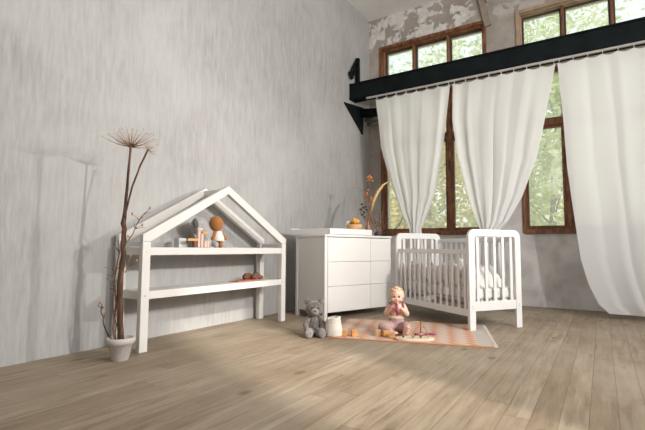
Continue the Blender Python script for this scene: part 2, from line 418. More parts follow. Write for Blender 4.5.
# ------------------------------------------------------------------ outside
struct(MB().box((-22, .4, -.7), (20, 32, -.5)).build('ground', M_ground))
def tree(name, label, x, y, h, cr, leaf, n, seed, lean=0., lsize=.09):
    rnd = random.Random(seed)
    root = thing(name, label, 'tree', (x, y, -.5), 0, 'trees outside the windows')
    t = MB(); top = Vector((lean, 0, h*.75))
    t.tube([(0, 0, 0), (lean*.3, .03, h*.3), (lean*.6, -.03, h*.55), top], [.09, .075, .05, .02], 8)
    cl = []
    for k in range(16):
        a = rnd.uniform(0, 2*pi); zz = rnd.uniform(.18, .95)*h; rr = cr*rnd.uniform(.35, 1)*(1 - .35*abs(zz/h-.5)*2)
        e = Vector((lean*zz/h + rr*cos(a), rr*sin(a), zz)); b = Vector((lean*zz/h*.8, 0, max(.2, zz - rr*.7)))
        t.tube([b, b.lerp(e, .55) + Vector((0, 0, .12)), e], [.028, .016, .006], 5); cl.append(e)
    t.build('trunk', M_bark, root)
    f = MB()
    for k in range(n):
        c = rnd.choice(cl); p = c + Vector((rnd.gauss(0, .5), rnd.gauss(0, .5), rnd.gauss(0, .42)))*cr*.55
        u = Vector((rnd.gauss(0, 1), rnd.gauss(0, 1), rnd.gauss(0, .6))).normalized(); v = u.orthogonal().normalized(); v = (v*cos(rnd.random()*6) + u.cross(v)*sin(rnd.random()*6)).normalized()
        L = lsize*rnd.uniform(.6, 1.4)
        f._add([p - u*L, p + v*L*.5, p + u*L, p - v*L*.5], [(0, 1, 2, 3)])
    f.build('foliage', leaf, root)
tree('leafy_tree', 'yellow autumn tree seen low through the left window beside the dry flowers', -2.6, 5.2, 4.4, 1.7, M_leafy, 5200, 1)
tree('leafy_tree', 'pale yellow tree behind the gap between the first two curtains', -1.0, 6.0, 5.0, 1.6, M_leafy, 4600, 2)
tree('leafy_tree', 'green tree with thin branches filling the right hand lower window', 2.3, 4.6, 5.6, 1.5, M_leafg, 6500, 3, .2)
tree('leafy_tree', 'tall pale green tree seen through the upper left window', -2.3, 7.2, 8.2, 2.3, M_leafg, 4200, 4, .3)
tree('leafy_tree', 'tall green tree seen through the upper right window', 1.6, 8.6, 9.4, 2.8, M_leafg, 5800, 5, -.3)
tree('leafy_tree', 'yellow green bush beneath the tree outside the right hand window', 1.0, 7.0, 2.6, 1.5, M_leafy, 3000, 6)

# ------------------------------------------------------------------ beam, rod, strut
b = thing('steel_beam', 'black steel I-beam spanning the room above the white curtains', 'beam', (0, -.63, 3.13))
q = MB(); L = RX-.01
q.box((.005, -.10, 0), (L, .10, .022)); q.box((.005, -.10, .233), (L, .10, .255)); q.box((.005, -.085, .022), (L, -.03, .233))
q.build('girder', M_iron, b, bevel=.004)
MB().prism([(-.28, -.09), (-.24, -.09), (.36, -.005), (.36, -.09), (.34, -.47)], .006, .03, 'x').build('gusset', M_iron, b, bevel=.003)
MB().box((.03, .24, -.20), (.42, .36, -.08), roty(.12)).build('bracket', M_iron, b, bevel=.004)
q = MB(); q.box((.02, .08, .255), (.08, .14, .74)); q.build('upright', M_iron, b, bevel=.004)
q = MB(); q.tube([(.05, .10, .73), (.05, -.12, .42)], .022, 6); q.tube([(.05, .09, .60), (.05, -.075, .36)], .020, 6); q.tube([(.05, -.145, .43), (.05, -.065, .345)], .030, 6); q.build('brace', M_iron, b)
q = MB(); q.tube([(.10, .30, -.24), (.42, .30, -.24)], .035, 10); q.tube([(.10, .36, -.30), (.36, .36, -.30)], .03, 10); q.build('pipe', M_steel, b)
rod = thing('curtain_track', 'pale grey curtain track hung under the black beam', 'curtain track', (0, -.70, 3.085))
MB().box((.3, -.012, .008), (5.9, .012, .036)).build('track', M_track, rod, bevel=.003)
for x in (.45, 1.62, 2.9, 4.2, 5.6): MB().tube([(x, 0, .012), (x, .01, .05)], .006, 6).build('hanger', M_steel, rod)
MB().box((-.045, -.02, 0), (.045, .02, .66), roty(-.19), (0, 0, 0)).build('wooden_strut', M_strut, bevel=.004)
tag(bpy.data.objects['wooden_strut'], 'slanted raw wooden board fixed at the ceiling between the two upper windows', 'board').location = (1.985, -.03, 4.10)

# ------------------------------------------------------------------ curtains
def interp(tab, z):
    tab = sorted(tab, key=lambda p: -p[1])
    if z >= tab[0][1]: return tab[0][0]
    for (x0, z0), (x1, z1) in zip(tab, tab[1:]):
        if z >= z1: return x0 + (x1-x0)*(z0-z)/max(1e-6, z0-z1)
    return tab[-1][0]
def curtain(label, left, right, zt, zb, pleats, seed, amp, rings, ztl=None):
    rnd = random.Random(seed)
    root = thing('curtain', label, 'curtain', (0, -.71, 0), 0, 'white sheer curtains')
    nu, nv = 220, 90; vs, fs = [], []
    ph = [rnd.uniform(0, 6) for _ in range(6)]
    zl = [(i/nv) for i in range(nv+1)]
    for j in range(nv+1):
        t = zl[j]; z = zt + (zb-zt)*t
        xl, xr = interp(left, z), interp(right, z)
        w = xr-xl; w0 = interp(right, zt)-interp(left, zt)
        gather = 1 - min(1, w/w0)
        for i in range(nu+1):
            u = i/nu
            s = u + .018*sin(2*pi*u*3+ph[0]) + .01*sin(2*pi*(u*7+.35*t)+ph[1])
            A = amp*(.45+.55*min(1, t*4))*(1 + .8*gather)*(.35+1.1*abs(noise.noise(Vector((u*4.3, t*.7, seed+9.5)))))
            yv = A*sin(2*pi*pleats*s+ph[2]) + A*.5*sin(2*pi*pleats*.53*s+ph[3]+t*1.2) + .10*A*sin(2*pi*pleats*2.1*s+ph[4]+t)
            yv += .02*noise.noise(Vector((u*5, t*4, seed)))
            sag = .022*abs(sin(pi*(rings-1)*u))*(1-t)**6
            xx = xl + w*u + .012*(1-gather)*cos(2*pi*pleats*s+ph[2])*min(1, t*3)*min(1, 6*u, 6*(1-u))
            vs.append((xx, yv - .05*gather*sin(pi*u), z-sag))
    for j in range(nv):
        for i in range(nu): a = j*(nu+1)+i; fs.append((a, a+1, a+nu+2, a+nu+1))
    q = MB(); q._add(vs, fs, True); o = q.build('cloth', Mc, root)
    xl, xr = interp(left, zt), interp(right, zt)
    for k in range(rings):
        x = xl + .02 + (xr-xl-.04)*k/(rings-1)
        MB().tube([(x, .01+.016*cos(a), 3.085+.020*sin(a)) for a in [2*pi*i/12 for i in range(12)]], .0025, 5, True).build('ring', M_milk, root)
    return root
curtain('white curtain panel nearest the left wall, gathered to a point behind the crib',
        [(.46, 3.06), (.50, 2.73), (.55, 2.29), (.67, 1.85), (.87, 1.29), (.99, 1.06), (.98, .7), (.93, .06)],
        [(1.60, 3.06), (1.54, 2.57), (1.48, 2.12), (1.36, 1.54), (1.20, 1.15), (1.16, 1.06), (1.20, .7), (1.27, .06)], 3.06, .06, 5, 3, .012, 8)
curtain('middle white curtain panel, gathered to a point above the near end of the crib',
        [(1.64, 3.06), (1.63, 2.55), (1.69, 2.03), (1.83, 1.44), (1.93, 1.13), (1.97, 1.03), (1.95, .7), (1.90, .06)],
        [(2.90, 3.06), (2.76, 2.37), (2.66, 1.92), (2.48, 1.44), (2.30, 1.12), (2.20, 1.03), (2.22, .7), (2.30, .06)], 3.06, .06, 5.5, 5, .012, 9)
curtain('long white curtain at the right edge, swept aside and falling to the floor',
        [(2.92, 3.06), (2.96, 2.34), (2.98, 1.77), (3.025, 1.27), (3.085, .66), (3.15, .39), (3.24, .16), (3.34, .06)],
        [(4.9, 3.06), (4.9, .06)], 3.06, .06, 8, 8, .013, 14)

# ------------------------------------------------------------------ house shelf
hs = thing('house_shelf', 'white house-shaped shelf unit with gabled frame against the left wall', 'shelf', (.06, -4.595, 0))
D, LW = .35, 1.75                                   # depth (x), length (y)
PT, PY = .045, .07
def post(x, y): MB().box((x, y, 0), (x+PT, y+PY, .822)).build('post', M_shelfw, hs, bevel=.004)
for x in (0, D-PT):
    for y in (0, LW-PY): post(x, y)
for z0, z1 in ((.718, .778), (.387, .447)):
    sh = MB().box((PT*.4, PY*.3, z1-.022), (D-PT-.001, LW-PY*.3, z1-.002)).build('shelf_board', M_shelfw, hs, bevel=.003)
    for x in (0.004, D-.024): MB().box((x, PY, z0), (x+.02, LW-PY, z1)).build('rail', M_shelfw, hs, bevel=.003)
    for y in (.01, LW-.035): MB().box((PT, y, z0), (D-PT, y+.025, z1)).build('rail', M_shelfw, hs, bevel=.003)
for y in (.01, LW-.035): MB().box((PT, y, .785), (D-PT, y+.03, .82)).build('rail', M_shelfw, hs, bevel=.003)
AP = 1.350; EV = .845
def rafter(x, side):
    cy = LW/2; th = .062
    poly = [(0, EV-.022), (0, EV+.03), (cy, AP), (cy, AP-th*1.25), (PY, EV-.022)]
    if side: poly = [(LW-u, v) for u, v in poly]
    MB().prism(poly, x, x+PT, 'x').build('rafter', M_shelfw, hs, bevel=.003)
for x in (0, D-PT):
    for s in (0, 1): rafter(x, s)
MB().box((PT, LW/2-.025, AP-.075), (D-PT, LW/2+.025, AP-.03)).build('ridge_bar', M_shelfw, hs, bevel=.003)
for y in (PY*.5, LW-PY*.5):
    for z in (.755, .735, .425, .405):
        if z in (.755, .425): MB().tube([(D-.001, y, z-.01), (D+.0025, y, z-.01)], .0055, 10).build('bolt', M_greybox, hs)
bk = MB(); bk.box((0, 0, 0), (.02, 0, 0)); bk.bm.free()
# things on the shelf
SX, SZ = .06, .0
d = thing('crochet_doll', 'rust brown crochet doll in a cream dress on the upper shelf', 'doll', (.24, -3.68, .779), R(0))
q = MB(); q.ell((0, -.025, .225), (.068, .066, .074), rotx(.2), n=20, m=14); q.build('head', M_dollbr, d)
q = MB(); q.lathe([(.062, .06), (.058, .09), (.043, .13), (.03, .158), (.02, .16)], 18); q.build('dress', M_dollw, d)
for s in (-1, 1):
    q = MB(); q.limb([(0, .026*s, .075), (.012, .028*s, .015)], [.026, .022]); q.build('leg', M_dollbr, d, remesh=.004, smooth=3)
    q = MB(); q.limb([(0, .038*s, .145), (.02, .078*s, .085)], [.018, .016]); q.build('arm', M_dollbr, d, remesh=.004, smooth=3)
e = thing('plush_elephant', 'light grey knitted toy with a dark ear sitting beside the rust doll', 'soft toy', (.19, -3.815, .779))
MB().ell((0, -.05, .195), (.068, .082, .088), rotx(.3), 20, 14).build('head', M_elgrey, e)
MB().limb([(0, .0, .15), (0, .035, .06)], [.05, .062]).build('body', M_elgrey, e, remesh=.006, smooth=4)
MB().ell((.045, -.132, .215), (.014, .026, .048), rotx(.3)).build('ear', M_eldark, e)
for s in (-1, 1): MB().limb([(.02, .03+.04*s, .05), (.085, .03+.045*s, .028)], [.03, .027]).build('leg', M_elgrey, e, remesh=.005, smooth=3)
s_ = thing('stacking_toy', 'wooden toy of pale pink posts and brown bars on the upper shelf', 'wooden toy', (.29, -3.93, .779))
for y, h in ((-.03, .15), (.005, .125), (.045, .06), (.075, .06)):
    MB().box((-.014, y-.014, 0), (.014, y+.014, h)).build('post', M_pinkw, s_, bevel=.005)
for y0, y1, z in ((-.15, -.044, .055), (.012, .075, .118)):
    MB().box((-.012, y0, z), (.012, y1, z+.024)).build('bar', M_block, s_, bevel=.005)
MB().box((-.014, -.085, 0), (.014, -.06, .055)).build('post', M_brownw, s_, bevel=.004)
MB().box((-.012, -.045, .15), (.012, .01, .175)).build('bar', M_pinkw, s_, bevel=.005)
tag(MB().box((-.035, -.04, 0), (.035, .04, .085)).build('small_box', M_greybox, bevel=.004), 'small pale grey box at the left of the toys on the upper shelf', 'box').location = (.17, -4.06, .7765)
def toycar(name, label, loc, rz, L):
    r = thing(name, label, 'toy car', loc, rz, 'wooden toy cars')
    MB().prism([(-L/2, .012), (L/2, .012), (L/2, .038), (L*.30, .045), (L*.15, .066), (-L*.28, .066), (-L/2, .042)], -.022, .022, 'y').build('car_body', M_brownw, r, bevel=.005)
    for x in (-L*.28, L*.28):
        for y in (-.026, .018): MB().tube([(x, y, .016), (x, y+.009, .016)], .016, 14).build('wheel', M_brownw if y < 0 else M_brownw, r)
toycar('toy_car', 'dark brown wooden toy car at the back of the lower shelf', (.165, -3.165, .446), R(80), .13)
toycar('toy_car', 'reddish brown wooden toy car in front on the lower shelf', (.23, -3.10, .446), R(62), .12)
tag(MB().box((-.06, -.17, 0), (.06, .17, .008)).build('thin_book', M_red, bevel=.002), 'thin coral book lying flat on the lower shelf', 'book').location = (.25, -3.30, .4455)

# ------------------------------------------------------------------ potted hogweed
pp = thing('potted_hogweed', 'tall dried hogweed in a small whitewashed clay pot beside the shelf', 'potted plant', (.465, -4.779, 0))
MB().lathe([(.052, 0), (.056, .004), (.076, .108), (.080, .110), (.088, .112), (.092, .152), (.084, .156), (.078, .150), (.070, .12), (.0, .12)], 36).build('pot', M_pot, pp)
MB().lathe([(.071, .118), (.071, .128), (.0, .132)], 24).build('soil', M_soil, pp)
def wig(pts, amp, seed, sub=4):
    rnd = random.Random(seed); out = []
    for a, b in zip(pts, pts[1:]):
        for k in range(sub):
            t = k/sub; p = Vector(a).lerp(Vector(b), t)
            out.append(p if k == 0 else p + Vector((rnd.gauss(0, amp), rnd.gauss(0, amp), 0)))
    return out + [Vector(pts[-1])]
main = wig([(0, 0, .12), (-.018, -.012, .41), (-.013, -.008, .62), (-.005, -.003, .83), (-.008, -.006, .985)], .0035, 4)
MB().tube(main, [.021-.006*i/len(main) + .002*(i % 3 == 0) for i in range(len(main))], 10).build('stalk', M_stalk, pp)
up = [(-.008, -.006, .975), (.001, .001, 1.185), (.014, .009, 1.497)]
MB().tube(wig(up, .001, 2), [.0155, .013, .011, .0105, .010, .009, .009, .008, .008], 8).build('stalk', M_stalk, pp)
MB().tube(wig([(-.006, -.006, .99), (.03, .02, 1.2), (.074, .048, 1.359), (.118, .076, 1.475)], .001, 3, 3), .0065, 6).build('stalk', M_stalk, pp)
def umbel(c, R_, n, seed, rise, parent, axis=Vector((0, 0, 1))):
    rnd = random.Random(seed); q = MB(); c = Vector(c); rt = Vector((0, 0, 1)).rotation_difference(axis)
    for k in range(n):
        a = 2*pi*k*.381966*1.0; f = ((k+.5)/n)**.5; L = R_*rnd.uniform(.8, 1.08)
        el = pi/2 - f*1.36*rnd.uniform(.88, 1.06)
        d = rt @ Vector((cos(a)*cos(el), sin(a)*cos(el), sin(el)*rise)); e = c + d*L
        mid = c + d*L*.55 - Vector((0, 0, .012*f)) 
        q.tube([c, mid, e], [.0026, .0018, .0008], 4)
        for j in range(2):
            dd = (d*.7 + Vector((rnd.gauss(0, .6), rnd.gauss(0, .6), abs(rnd.gauss(0, .5)))))
            q.tube([e, e + dd.normalized()*.022*rnd.uniform(.5, 1)], [.0007, .0009], 3)
    q.ell(c, (.012, .012, .008), n=8, m=6)
    return q.build('umbel', M_umbel, parent)
umbel((.014, .009, 1.497), .18, 46, 1, .75, pp)
umbel((.12, .078, 1.478), .06, 12, 2, .5, pp, Vector((.6, .4, .6)).normalized())
def twig(pts, r, seed, parent, mt, buds=0, side=5):
    rnd = random.Random(seed); q = MB(); P = wig(pts, r*1.2, seed); q.tube(P, [r*(1-.7*i/len(P)) for i in range(len(P))], 6)
    tips = [P[-1]]
    for k in range(side):
        i = rnd.randrange(len(P)//3, len(P)-1); d = Vector((rnd.gauss(0, 1), rnd.gauss(0, 1), rnd.uniform(.4, 1.4))).normalized(); e = P[i] + d*rnd.uniform(.03, .08)
        q.tube([P[i], P[i].lerp(e, .5) + Vector((0, 0, .004)), e], [r*.5, r*.4, r*.25], 5); tips.append(e)
    o = q.build('twig', mt, parent)
    if buds:
        for t in tips[:buds]: MB().ell(t, (.007, .007, .011), n=8, m=6).build('bud', M_bud, o)
    return o
twig([(-.008, -.006, .70), (.03, .02, .844), (.08, .052, .971), (.143, .092, 1.057)], .005, 5, pp, M_stem, 5, 7)
twig([(.01, .006, .60), (.035, .02, .66), (.03, .03, .72)], .004, 15, pp, M_stem, 2, 2)
twig([(-.03, -.02, .12), (-.046, -.03, .479), (-.04, -.026, .829)], .008, 6, pp, M_stem, 0, 9)
twig([(-.045, -.005, .12), (-.060, -.03, .35), (-.055, -.03, .70)], .005, 9, pp, M_stem, 0, 9)
twig([(-.060, -.038, .12), (-.109, -.07, .272), (-.118, -.078, .32), (-.13, -.084, .39)], .006, 7, pp, M_stalk, 3, 4)

# ------------------------------------------------------------------ dresser
DA = R(72); DO = Vector((.767, -2.619, 0)); WD, DD, HD = 1.06, .54, .93
def dl(x, y, z): return DO + Vector((cos(DA)*x - sin(DA)*y, sin(DA)*x + cos(DA)*y, z))
dr = thing('dresser', 'white six-drawer changing dresser standing in the room corner', 'dresser', DO, DA)
for x in (0, WD-.04):
    for y in (0, DD-.04): MB().box((x, y, 0), (x+.04, y+.04, .905)).build('corner_post', M_white, dr, bevel=.004)
    xx = x+.008; MB().box((xx, .04, .075), (xx+.02, DD-.04, .905)).build('side_panel', M_white, dr)
MB().box((-.008, -.012, .905), (WD+.008, DD, .93)).build('top', M_white, dr, bevel=.004)
MB().box((.04, DD-.03, .075), (WD-.04, DD-.015, .905)).build('back_panel', M_white, dr)
MB().box((.04, .03, .078), (WD-.04, DD-.03, .095)).build('bottom_panel', M_white, dr)
cs = [(.042, .6995), (.7025, WD-.042)]; rs = [(.080, .3585), (.3615, .6265), (.6295, .898)]
for a, b in cs:
    for p, q_ in rs:
        o = MB().box((a, -.004, p), (b, .016, q_)).build('drawer', M_white, dr, bevel=.003)
        MB().box((a+.012, .016, p+.015), (b-.012, .45, q_-.02)).build('drawer_box', M_white, o)
tr_ = thing('changing_tray', 'white raised changing tray on the left part of the dresser top', 'changing tray', dl(0, 0, .931), DA)
x0, x1, y0, y1 = .06, .72, -.012, .60
hh = .068
for (a, b) in (((x0, y0, 0), (x1, y0+.02, hh)), ((x0-.10, y1-.02, 0), (x1, y1, hh+.01)), ((x1-.02, y0+.02, 0), (x1, y1-.02, hh))): MB().box(a, b).build('side', M_crib, tr_, bevel=.006)
MB().prism([(x0, y0+.02), (x0+.02, y0+.02), (x0-.08, y1-.02), (x0-.10, y1-.02)], 0, hh, 'z').build('side', M_crib, tr_, bevel=.004)
mt = tag(MB().box((.085, .015, 0), (.695, .54, .045)).build('changing_mat', M_bed, bevel=.02), 'white changing mat lying in the raised tray on the dresser', 'changing mat'); mt.location = dl(0, 0, .933); mt.rotation_euler = (0, 0, DA)
bk = thing('wooden_bowl', 'round light wooden bowl on the changing mat', 'bowl', dl(.60, .165, .9785), DA)
MB().lathe([(.075, 0), (.086, .004), (.096, .085), (.090, .087), (.082, .012), (0, .01)], 32).build('bowl', M_rattan, bk)
yf = thing('mustard_flowers', 'bunch of mustard yellow flowers in the round wooden bowl', 'flowers', dl(.60, .165, .992), DA)
rnd = random.Random(4)
for k in range(18):
    a = rnd.uniform(0, 2*pi); r = rnd.uniform(0, .06); p = (r*cos(a)-.005, r*sin(a), .07+rnd.uniform(0, .055)*(1-r/.09)+.02)
    q = MB(); q.ell(p, (.024, .024, .02), n=8, m=5); q.tube([(p[0]*.4, p[1]*.4, 0), p], .003, 5); q.build('flower', M_yel, yf)
wp = thing('white_jar', 'small rounded white jar left of the yellow flowers', 'jar', dl(.655, .34, .9785), DA)
MB().lathe([(.02, 0), (.03, .01), (.034, .06), (.036, .10), (.03, .125), (.012, .14), (0, .142)], 20).build('jar', M_milk, wp)
# vase with dry flowers, right of the tray
vz = thing('amber_vase', 'slender amber vase of tall dried flowers behind the changing tray', 'vase', dl(.865, .2, .931), DA)
MB().lathe([(.028, 0), (.034, .01), (.036, .11), (.016, .16), (.014, .20), (.018, .21), (.0, .21)], 20).build('vase', M_vase, vz)
vx = lambda lat, z, dep=0.: Vector((cos(DA)*0, 0, 0)) + Matrix.Rotation(-DA, 3, 'Z') @ (Vector((r0.x, r0.y, 0))*lat + Vector((fw.x, fw.y, 0)).normalized()*dep) + Vector((0, 0, z))
def vstem(lat0, pts, r=.003, m_=None):
    q = MB(); q.tube(wig([vx(lat0, .12)] + [vx(*p) for p in pts], .002, int(pts[-1][0]*1000)+77), r, 5); return q.build('stem', m_ or M_stem, vz)
FL = [(.022, .73, .038), (-.02, .53, .028), (.04, .48, .022), (.0, .58, .018)]
for x, z, r in FL:
    s = vstem(0, [(x*.4, z*.55), (x, z)]); q = MB()
    rn = random.Random(int(z*100))
    for k in range(16): q.ell(vx(x + rn.gauss(0, r*.45), z + rn.gauss(0, r*.5), rn.gauss(0, r*.45)), r*.36, n=7, m=5)
    q.build('flower_head', M_flower, s)
s = vstem(.005, [(.05, .30), (.09, .42)])
q = MB(); P = [vx(.03, .29), vx(.07, .44), (vx(.125, .56)), vx(.19, .645), vx(.26, .69)]; q.tube(P, [.006, .017, .020, .015, .004], 8); q.build('plume', M_pamp, s)
rnd = random.Random(11)
for k in range(13):
    lat = rnd.uniform(-.12, .05); z = rnd.uniform(.33, .62)
    s = vstem(0, [(lat*.35, z*.6), (lat, z)], .0028)
    q = MB()
    for j in range(5):
        p = vx(lat*(1-.1*j), z-.03*j); d = vx(rnd.gauss(0, .03), rnd.uniform(.0, .035), rnd.gauss(0, .02)); q.tube([p, p+d], [.0022, .0016], 4)
    q.build('sprig', M_stem, s)
for k, (lat, z) in enumerate([(-.075, .40), (-.06, .36), (-.085, .335), (-.05, .30), (-.07, .27), (-.03, .37), (-.04, .24), (-.02, .33)]):
    p = vx(lat, z); q = MB(); q.ell(p, (.022, .009, .012), rotz(-DA+yaw) @ roty(.5 if k % 2 else -.4), 10, 6)
    q.tube([p, vx(-.01, z-.05)], .0015, 4); q.build('leaf', M_dkleaf, vz)
tv = thing('twig_bowl', 'low dark bowl of bare curving twigs at the right end of the dresser', 'twigs', dl(.965, .13, .931), DA)
MB().lathe([(.03, 0), (.042, .01), (.045, .035), (.03, .05), (.026, .05), (.036, .03), (0, .02)], 20).build('bowl', M_black, tv)
def rtwig(pts, r, n, seed):
    rn = random.Random(seed); q = MB(); P = [vx(*p) for p in pts]; q.tube(wig(P, .002, seed, 3), r, 5); tips = []
    for k in range(n):
        i = rn.randrange(1, len(P)); p = P[i]; e = p + vx(rn.gauss(0, .05), rn.uniform(.01, .07), rn.gauss(0, .03)); q.tube([p, e], [r*.6, r*.3], 4); tips.append(e)
    o = q.build('twig', M_twig, tv)
    for e in tips[::2]: MB().ell(e, .0035, n=6, m=4).build('bud', M_bud, o)
rtwig([(0, .02), (-.03, .10), (-.075, .18), (-.10, .25)], .004, 8, 1)
rtwig([(0, .02), (-.015, .12), (-.04, .22)], .004, 9, 2)
rtwig([(0, .02), (.03, .10), (.05, .2), (.06, .30)], .004, 9, 3)
rtwig([(0, .02), (.05, .09), (.07, .2)], .004, 8, 4)
rtwig([(0, .02), (-.05, .07), (-.11, .15)], .0035, 8, 6)
tw2 = [(0, .02), (.09, .045), (.17, .07), (.245, .115), (.29, .18), (.315, .245)]
rtwig([(0, .02), (-.02, .15), (-.06, .27)], .004, 9, 7); rtwig([(0, .02), (.02, .16), (.02, .28)], .004, 10, 8); rtwig([(0, .02), (.08, .10), (.12, .19)], .0035, 8, 9)
q = MB(); q.tube([vx(*p) for p in tw2], .005, 6); q.build('twig', M_dkleaf, tv)

# ------------------------------------------------------------------ crib
CA = math.atan2(.567, -.823)                       # long axis direction
CO = Vector((2.211, -2.341, 0))
# local: +x along the crib (towards the far end), +y = across to the left of +x (towards the camera-right post? -> negative)
cb = thing('crib', 'white slatted baby crib with rounded end panels beside the rug', 'crib', CO, CA)
CLn, CW, CH = 1.27, .66, .97
def endpanel(x0, flip):
    # ring of the panel with rounded top corners, in the local y-z plane; y runs 0 .. -CW
    T = .036; W_, pw, r = CW, .072, .075
    pts = [(0, 0), (0, CH-r)] + [(r-r*cos(a), CH-r+r*sin(a)) for a in [pi/2*k/6 for k in range(1, 7)]]
    pts += [(W_-r+r*sin(a), CH-r+r*cos(a)) for a in [pi/2*k/6 for k in range(0, 7)]] + [(W_, 0)]
    q = MB()
    inner = [(pw, 0), (pw, CH-.085)] + [(pw + .02*(1-cos(a)), CH-.085+.02*sin(a)) for a in [pi/2*k/3 for k in range(1, 4)]]
    inner = [(pw, 0), (pw, CH-.088), (pw+.018, CH-.070), (W_-pw-.018, CH-.070), (W_-pw, CH-.088), (W_-pw, 0)]
    # build the arch as quads between matched outer/inner samples
    import bisect
    def samp(poly, n):
        d = [0]
        for a, b in zip(poly, poly[1:]): d.append(d[-1] + math.hypot(b[0]-a[0], b[1]-a[1]))
        out = []
        for k in range(n+1):
            s = d[-1]*k/n; i = min(len(d)-2, max(0, bisect.bisect_right(d, s)-1)); t = (s-d[i])/max(1e-9, d[i+1]-d[i]); out.append((poly[i][0]+(poly[i+1][0]-poly[i][0])*t, poly[i][1]+(poly[i+1][1]-poly[i][1])*t))
        return out
    n = 120; O, I = samp(pts, n), samp(inner, n)
    vs = []
    for (o, i) in zip(O, I):
        for xx in (x0, x0+T): vs += [(xx, -o[0], o[1]), (xx, -i[0], i[1])]
    fs = []
    for k in range(n):
        a, b = 4*k, 4*k+4
        fs += [(a, b, b+1, a+1), (a+2, a+3, b+3, b+2), (a, a+2, b+2, b), (a+1, b+1, b+3, a+3)]
    fs += [(0, 1, 3, 2), (4*n, 4*n+2, 4*n+3, 4*n+1)]
    q._add(vs, fs)
    q.box((x0+.004, -(W_-pw), .185), (x0+T-.004, -pw, .275))
    o = q.build('end_panel', M_crib, cb, bevel=.004)
    for k in range(5):
        y = -pw - (W_-2*pw)*(k+.5)/5 * 1.0
        y = -(pw + .045 + (W_-2*pw-.09)*k/4)
        MB().box((x0+.010, y-.017, .272), (x0+T-.010, y+.017, CH-.066)).build('slat', M_crib, o, bevel=.004)
    xf = x0-.0015 if not flip else x0+T-.0015
    for y in (-.036, -(W_-.036)):
        for z in (.235, .255): MB().tube([(xf, y, z-.02), (xf+.003, y, z-.02)], .006, 10).build('bolt', M_greybox, o)
endpanel(-.02, False); endpanel(CLn-.016, True)
def siderail(y, top, name):
    a, b = .018, CLn-.018
    o = MB().box((a, y-.012, top-.045), (b, y+.012, top)).build('top_rail', M_crib, cb, bevel=.004)
    MB().box((a, y-.012, .135), (b, y+.012, .20)).build('bottom_rail', M_crib, cb, bevel=.004)
    n = 13
    for k in range(n):
        x = a + (b-a)*(k+.6)/(n+.2)
        MB().box((x-.015, y-.007, .197), (x+.015, y+.007, top-.042)).build('slat', M_crib, o, bevel=.003)
    return o
sr = siderail(-.03, .775, 'side_rail')
MB().box((.30, -.017, .31), (.335, -.014, .385)).build('label_patch', M_milk, sr)
siderail(-(CW-.03), .90, 'side_rail')
q = MB()
for k in range(9): q.box((.03, -(.06+k*.06), .27), (CLn-.03, -(.06+k*.06)-.035, .285))
q.box((.02, -.05, .245), (.05, -(CW-.05), .27)); q.box((CLn-.05, -.05, .245), (CLn-.02, -(CW-.05), .27))
q.build('bed_base', M_crib, cb)
def cl_(x, y, z): return CO + Vector((cos(CA)*x - sin(CA)*y, sin(CA)*x + cos(CA)*y, z))
mt = tag(MB().box((.025, -CW+.048, 0), (CLn-.028, -.05, .11)).build('mattress', M_bed, bevel=.025), 'white mattress on the base of the crib', 'mattress'); mt.location = cl_(0, 0, .287); mt.rotation_euler = (0, 0, CA)
def softsheet(name, mtl, label, cat, loc, nx, ny, L, Wd, fn, th):
    q = MB(); vs = []; fs = []
    for s in (1, 0):
        for j in range(ny+1):
            for i in range(nx+1):
                u, v = i/nx, j/ny; edge = min(1, 7*min(u, 1-u, v, 1-v)); h = fn(u, v)
                vs.append((u*L, -v*Wd, max(.001, (h+th*edge)) if s else 0.))
    N = (nx+1)*(ny+1)
    for j in range(ny):
        for i in range(nx):
            a = j*(nx+1)+i; fs += [(a, a+1, a+nx+2, a+nx+1), (N+a, N+a+nx+1, N+a+nx+2, N+a+1)]
    rim = [i for i in range(nx+1)] + [j*(nx+1)+nx for j in range(1, ny+1)] + [ny*(nx+1)+i for i in range(nx-1, -1, -1)] + [j*(nx+1) for j in range(ny-1, 0, -1)]
    for a, b in zip(rim, rim[1:]+rim[:1]): fs.append((a, N+a, N+b, b))
    q._add(vs, fs, True); o = q.build(name, mtl); tag(o, label, cat); o.location = loc; o.rotation_euler = (0, 0, CA); return o
softsheet('quilt', M_bed, 'rumpled white quilt heaped on the crib mattress', 'quilt', cl_(.07, -.10, .398), 60, 36, .82, .46,
          lambda u, v: max(0, .08+.09*(1-u)+.10*noise.noise(Vector((u*3.1, v*2.3, 1.7))) + .045*noise.noise(Vector((u*9, v*6, 4.2))) + .06*u)*min(1, 6*min(u, 1-u, v, 1-v)), .05)
softsheet('pillow', M_bed, 'white pillow at the far end of the crib', 'pillow', cl_(.90, -.12, .398), 30, 30, .30, .42,
          lambda u, v: .10*(1-(2*u-1)**2)**.6*(1-(2*v-1)**2)**.6, .02)
bu = tag(MB().box((.06, -.047, .0), (CLn-.06, -.047+.001, .001)).build('bumper_dummy', M_bumper), '', '')
bpy.data.objects.remove(bu)
q = MB(); vs = []; fs = []; nx = 80
for i in range(nx+1):
    u = i/nx; x = .03 + (CLn-.06)*u
    for k in range(14):
        a = 2*pi*k/14; h = .105 + .012*sin(u*40)+.02*noise.noise(Vector((u*6, 2, 0)))
        vs.append((x, -.062 + .016*cos(a)*(.8+.3*abs(sin(u*pi*6))), h + h*sin(a)))
for i in range(nx):
    for k in range(14): fs.append((i*14+k, i*14+(k+1) % 14, (i+1)*14+(k+1) % 14, (i+1)*14+k))
fs += [tuple(range(13, -1, -1)), tuple(nx*14+k for k in range(14))]
q._add(vs, fs, True); o = q.build('crib_bumper', M_bumper); tag(o, 'padded beige printed bumper inside the front slats of the crib', 'crib bumper'); o.location = cl_(0, 0, .399); o.rotation_euler = (0, 0, CA)

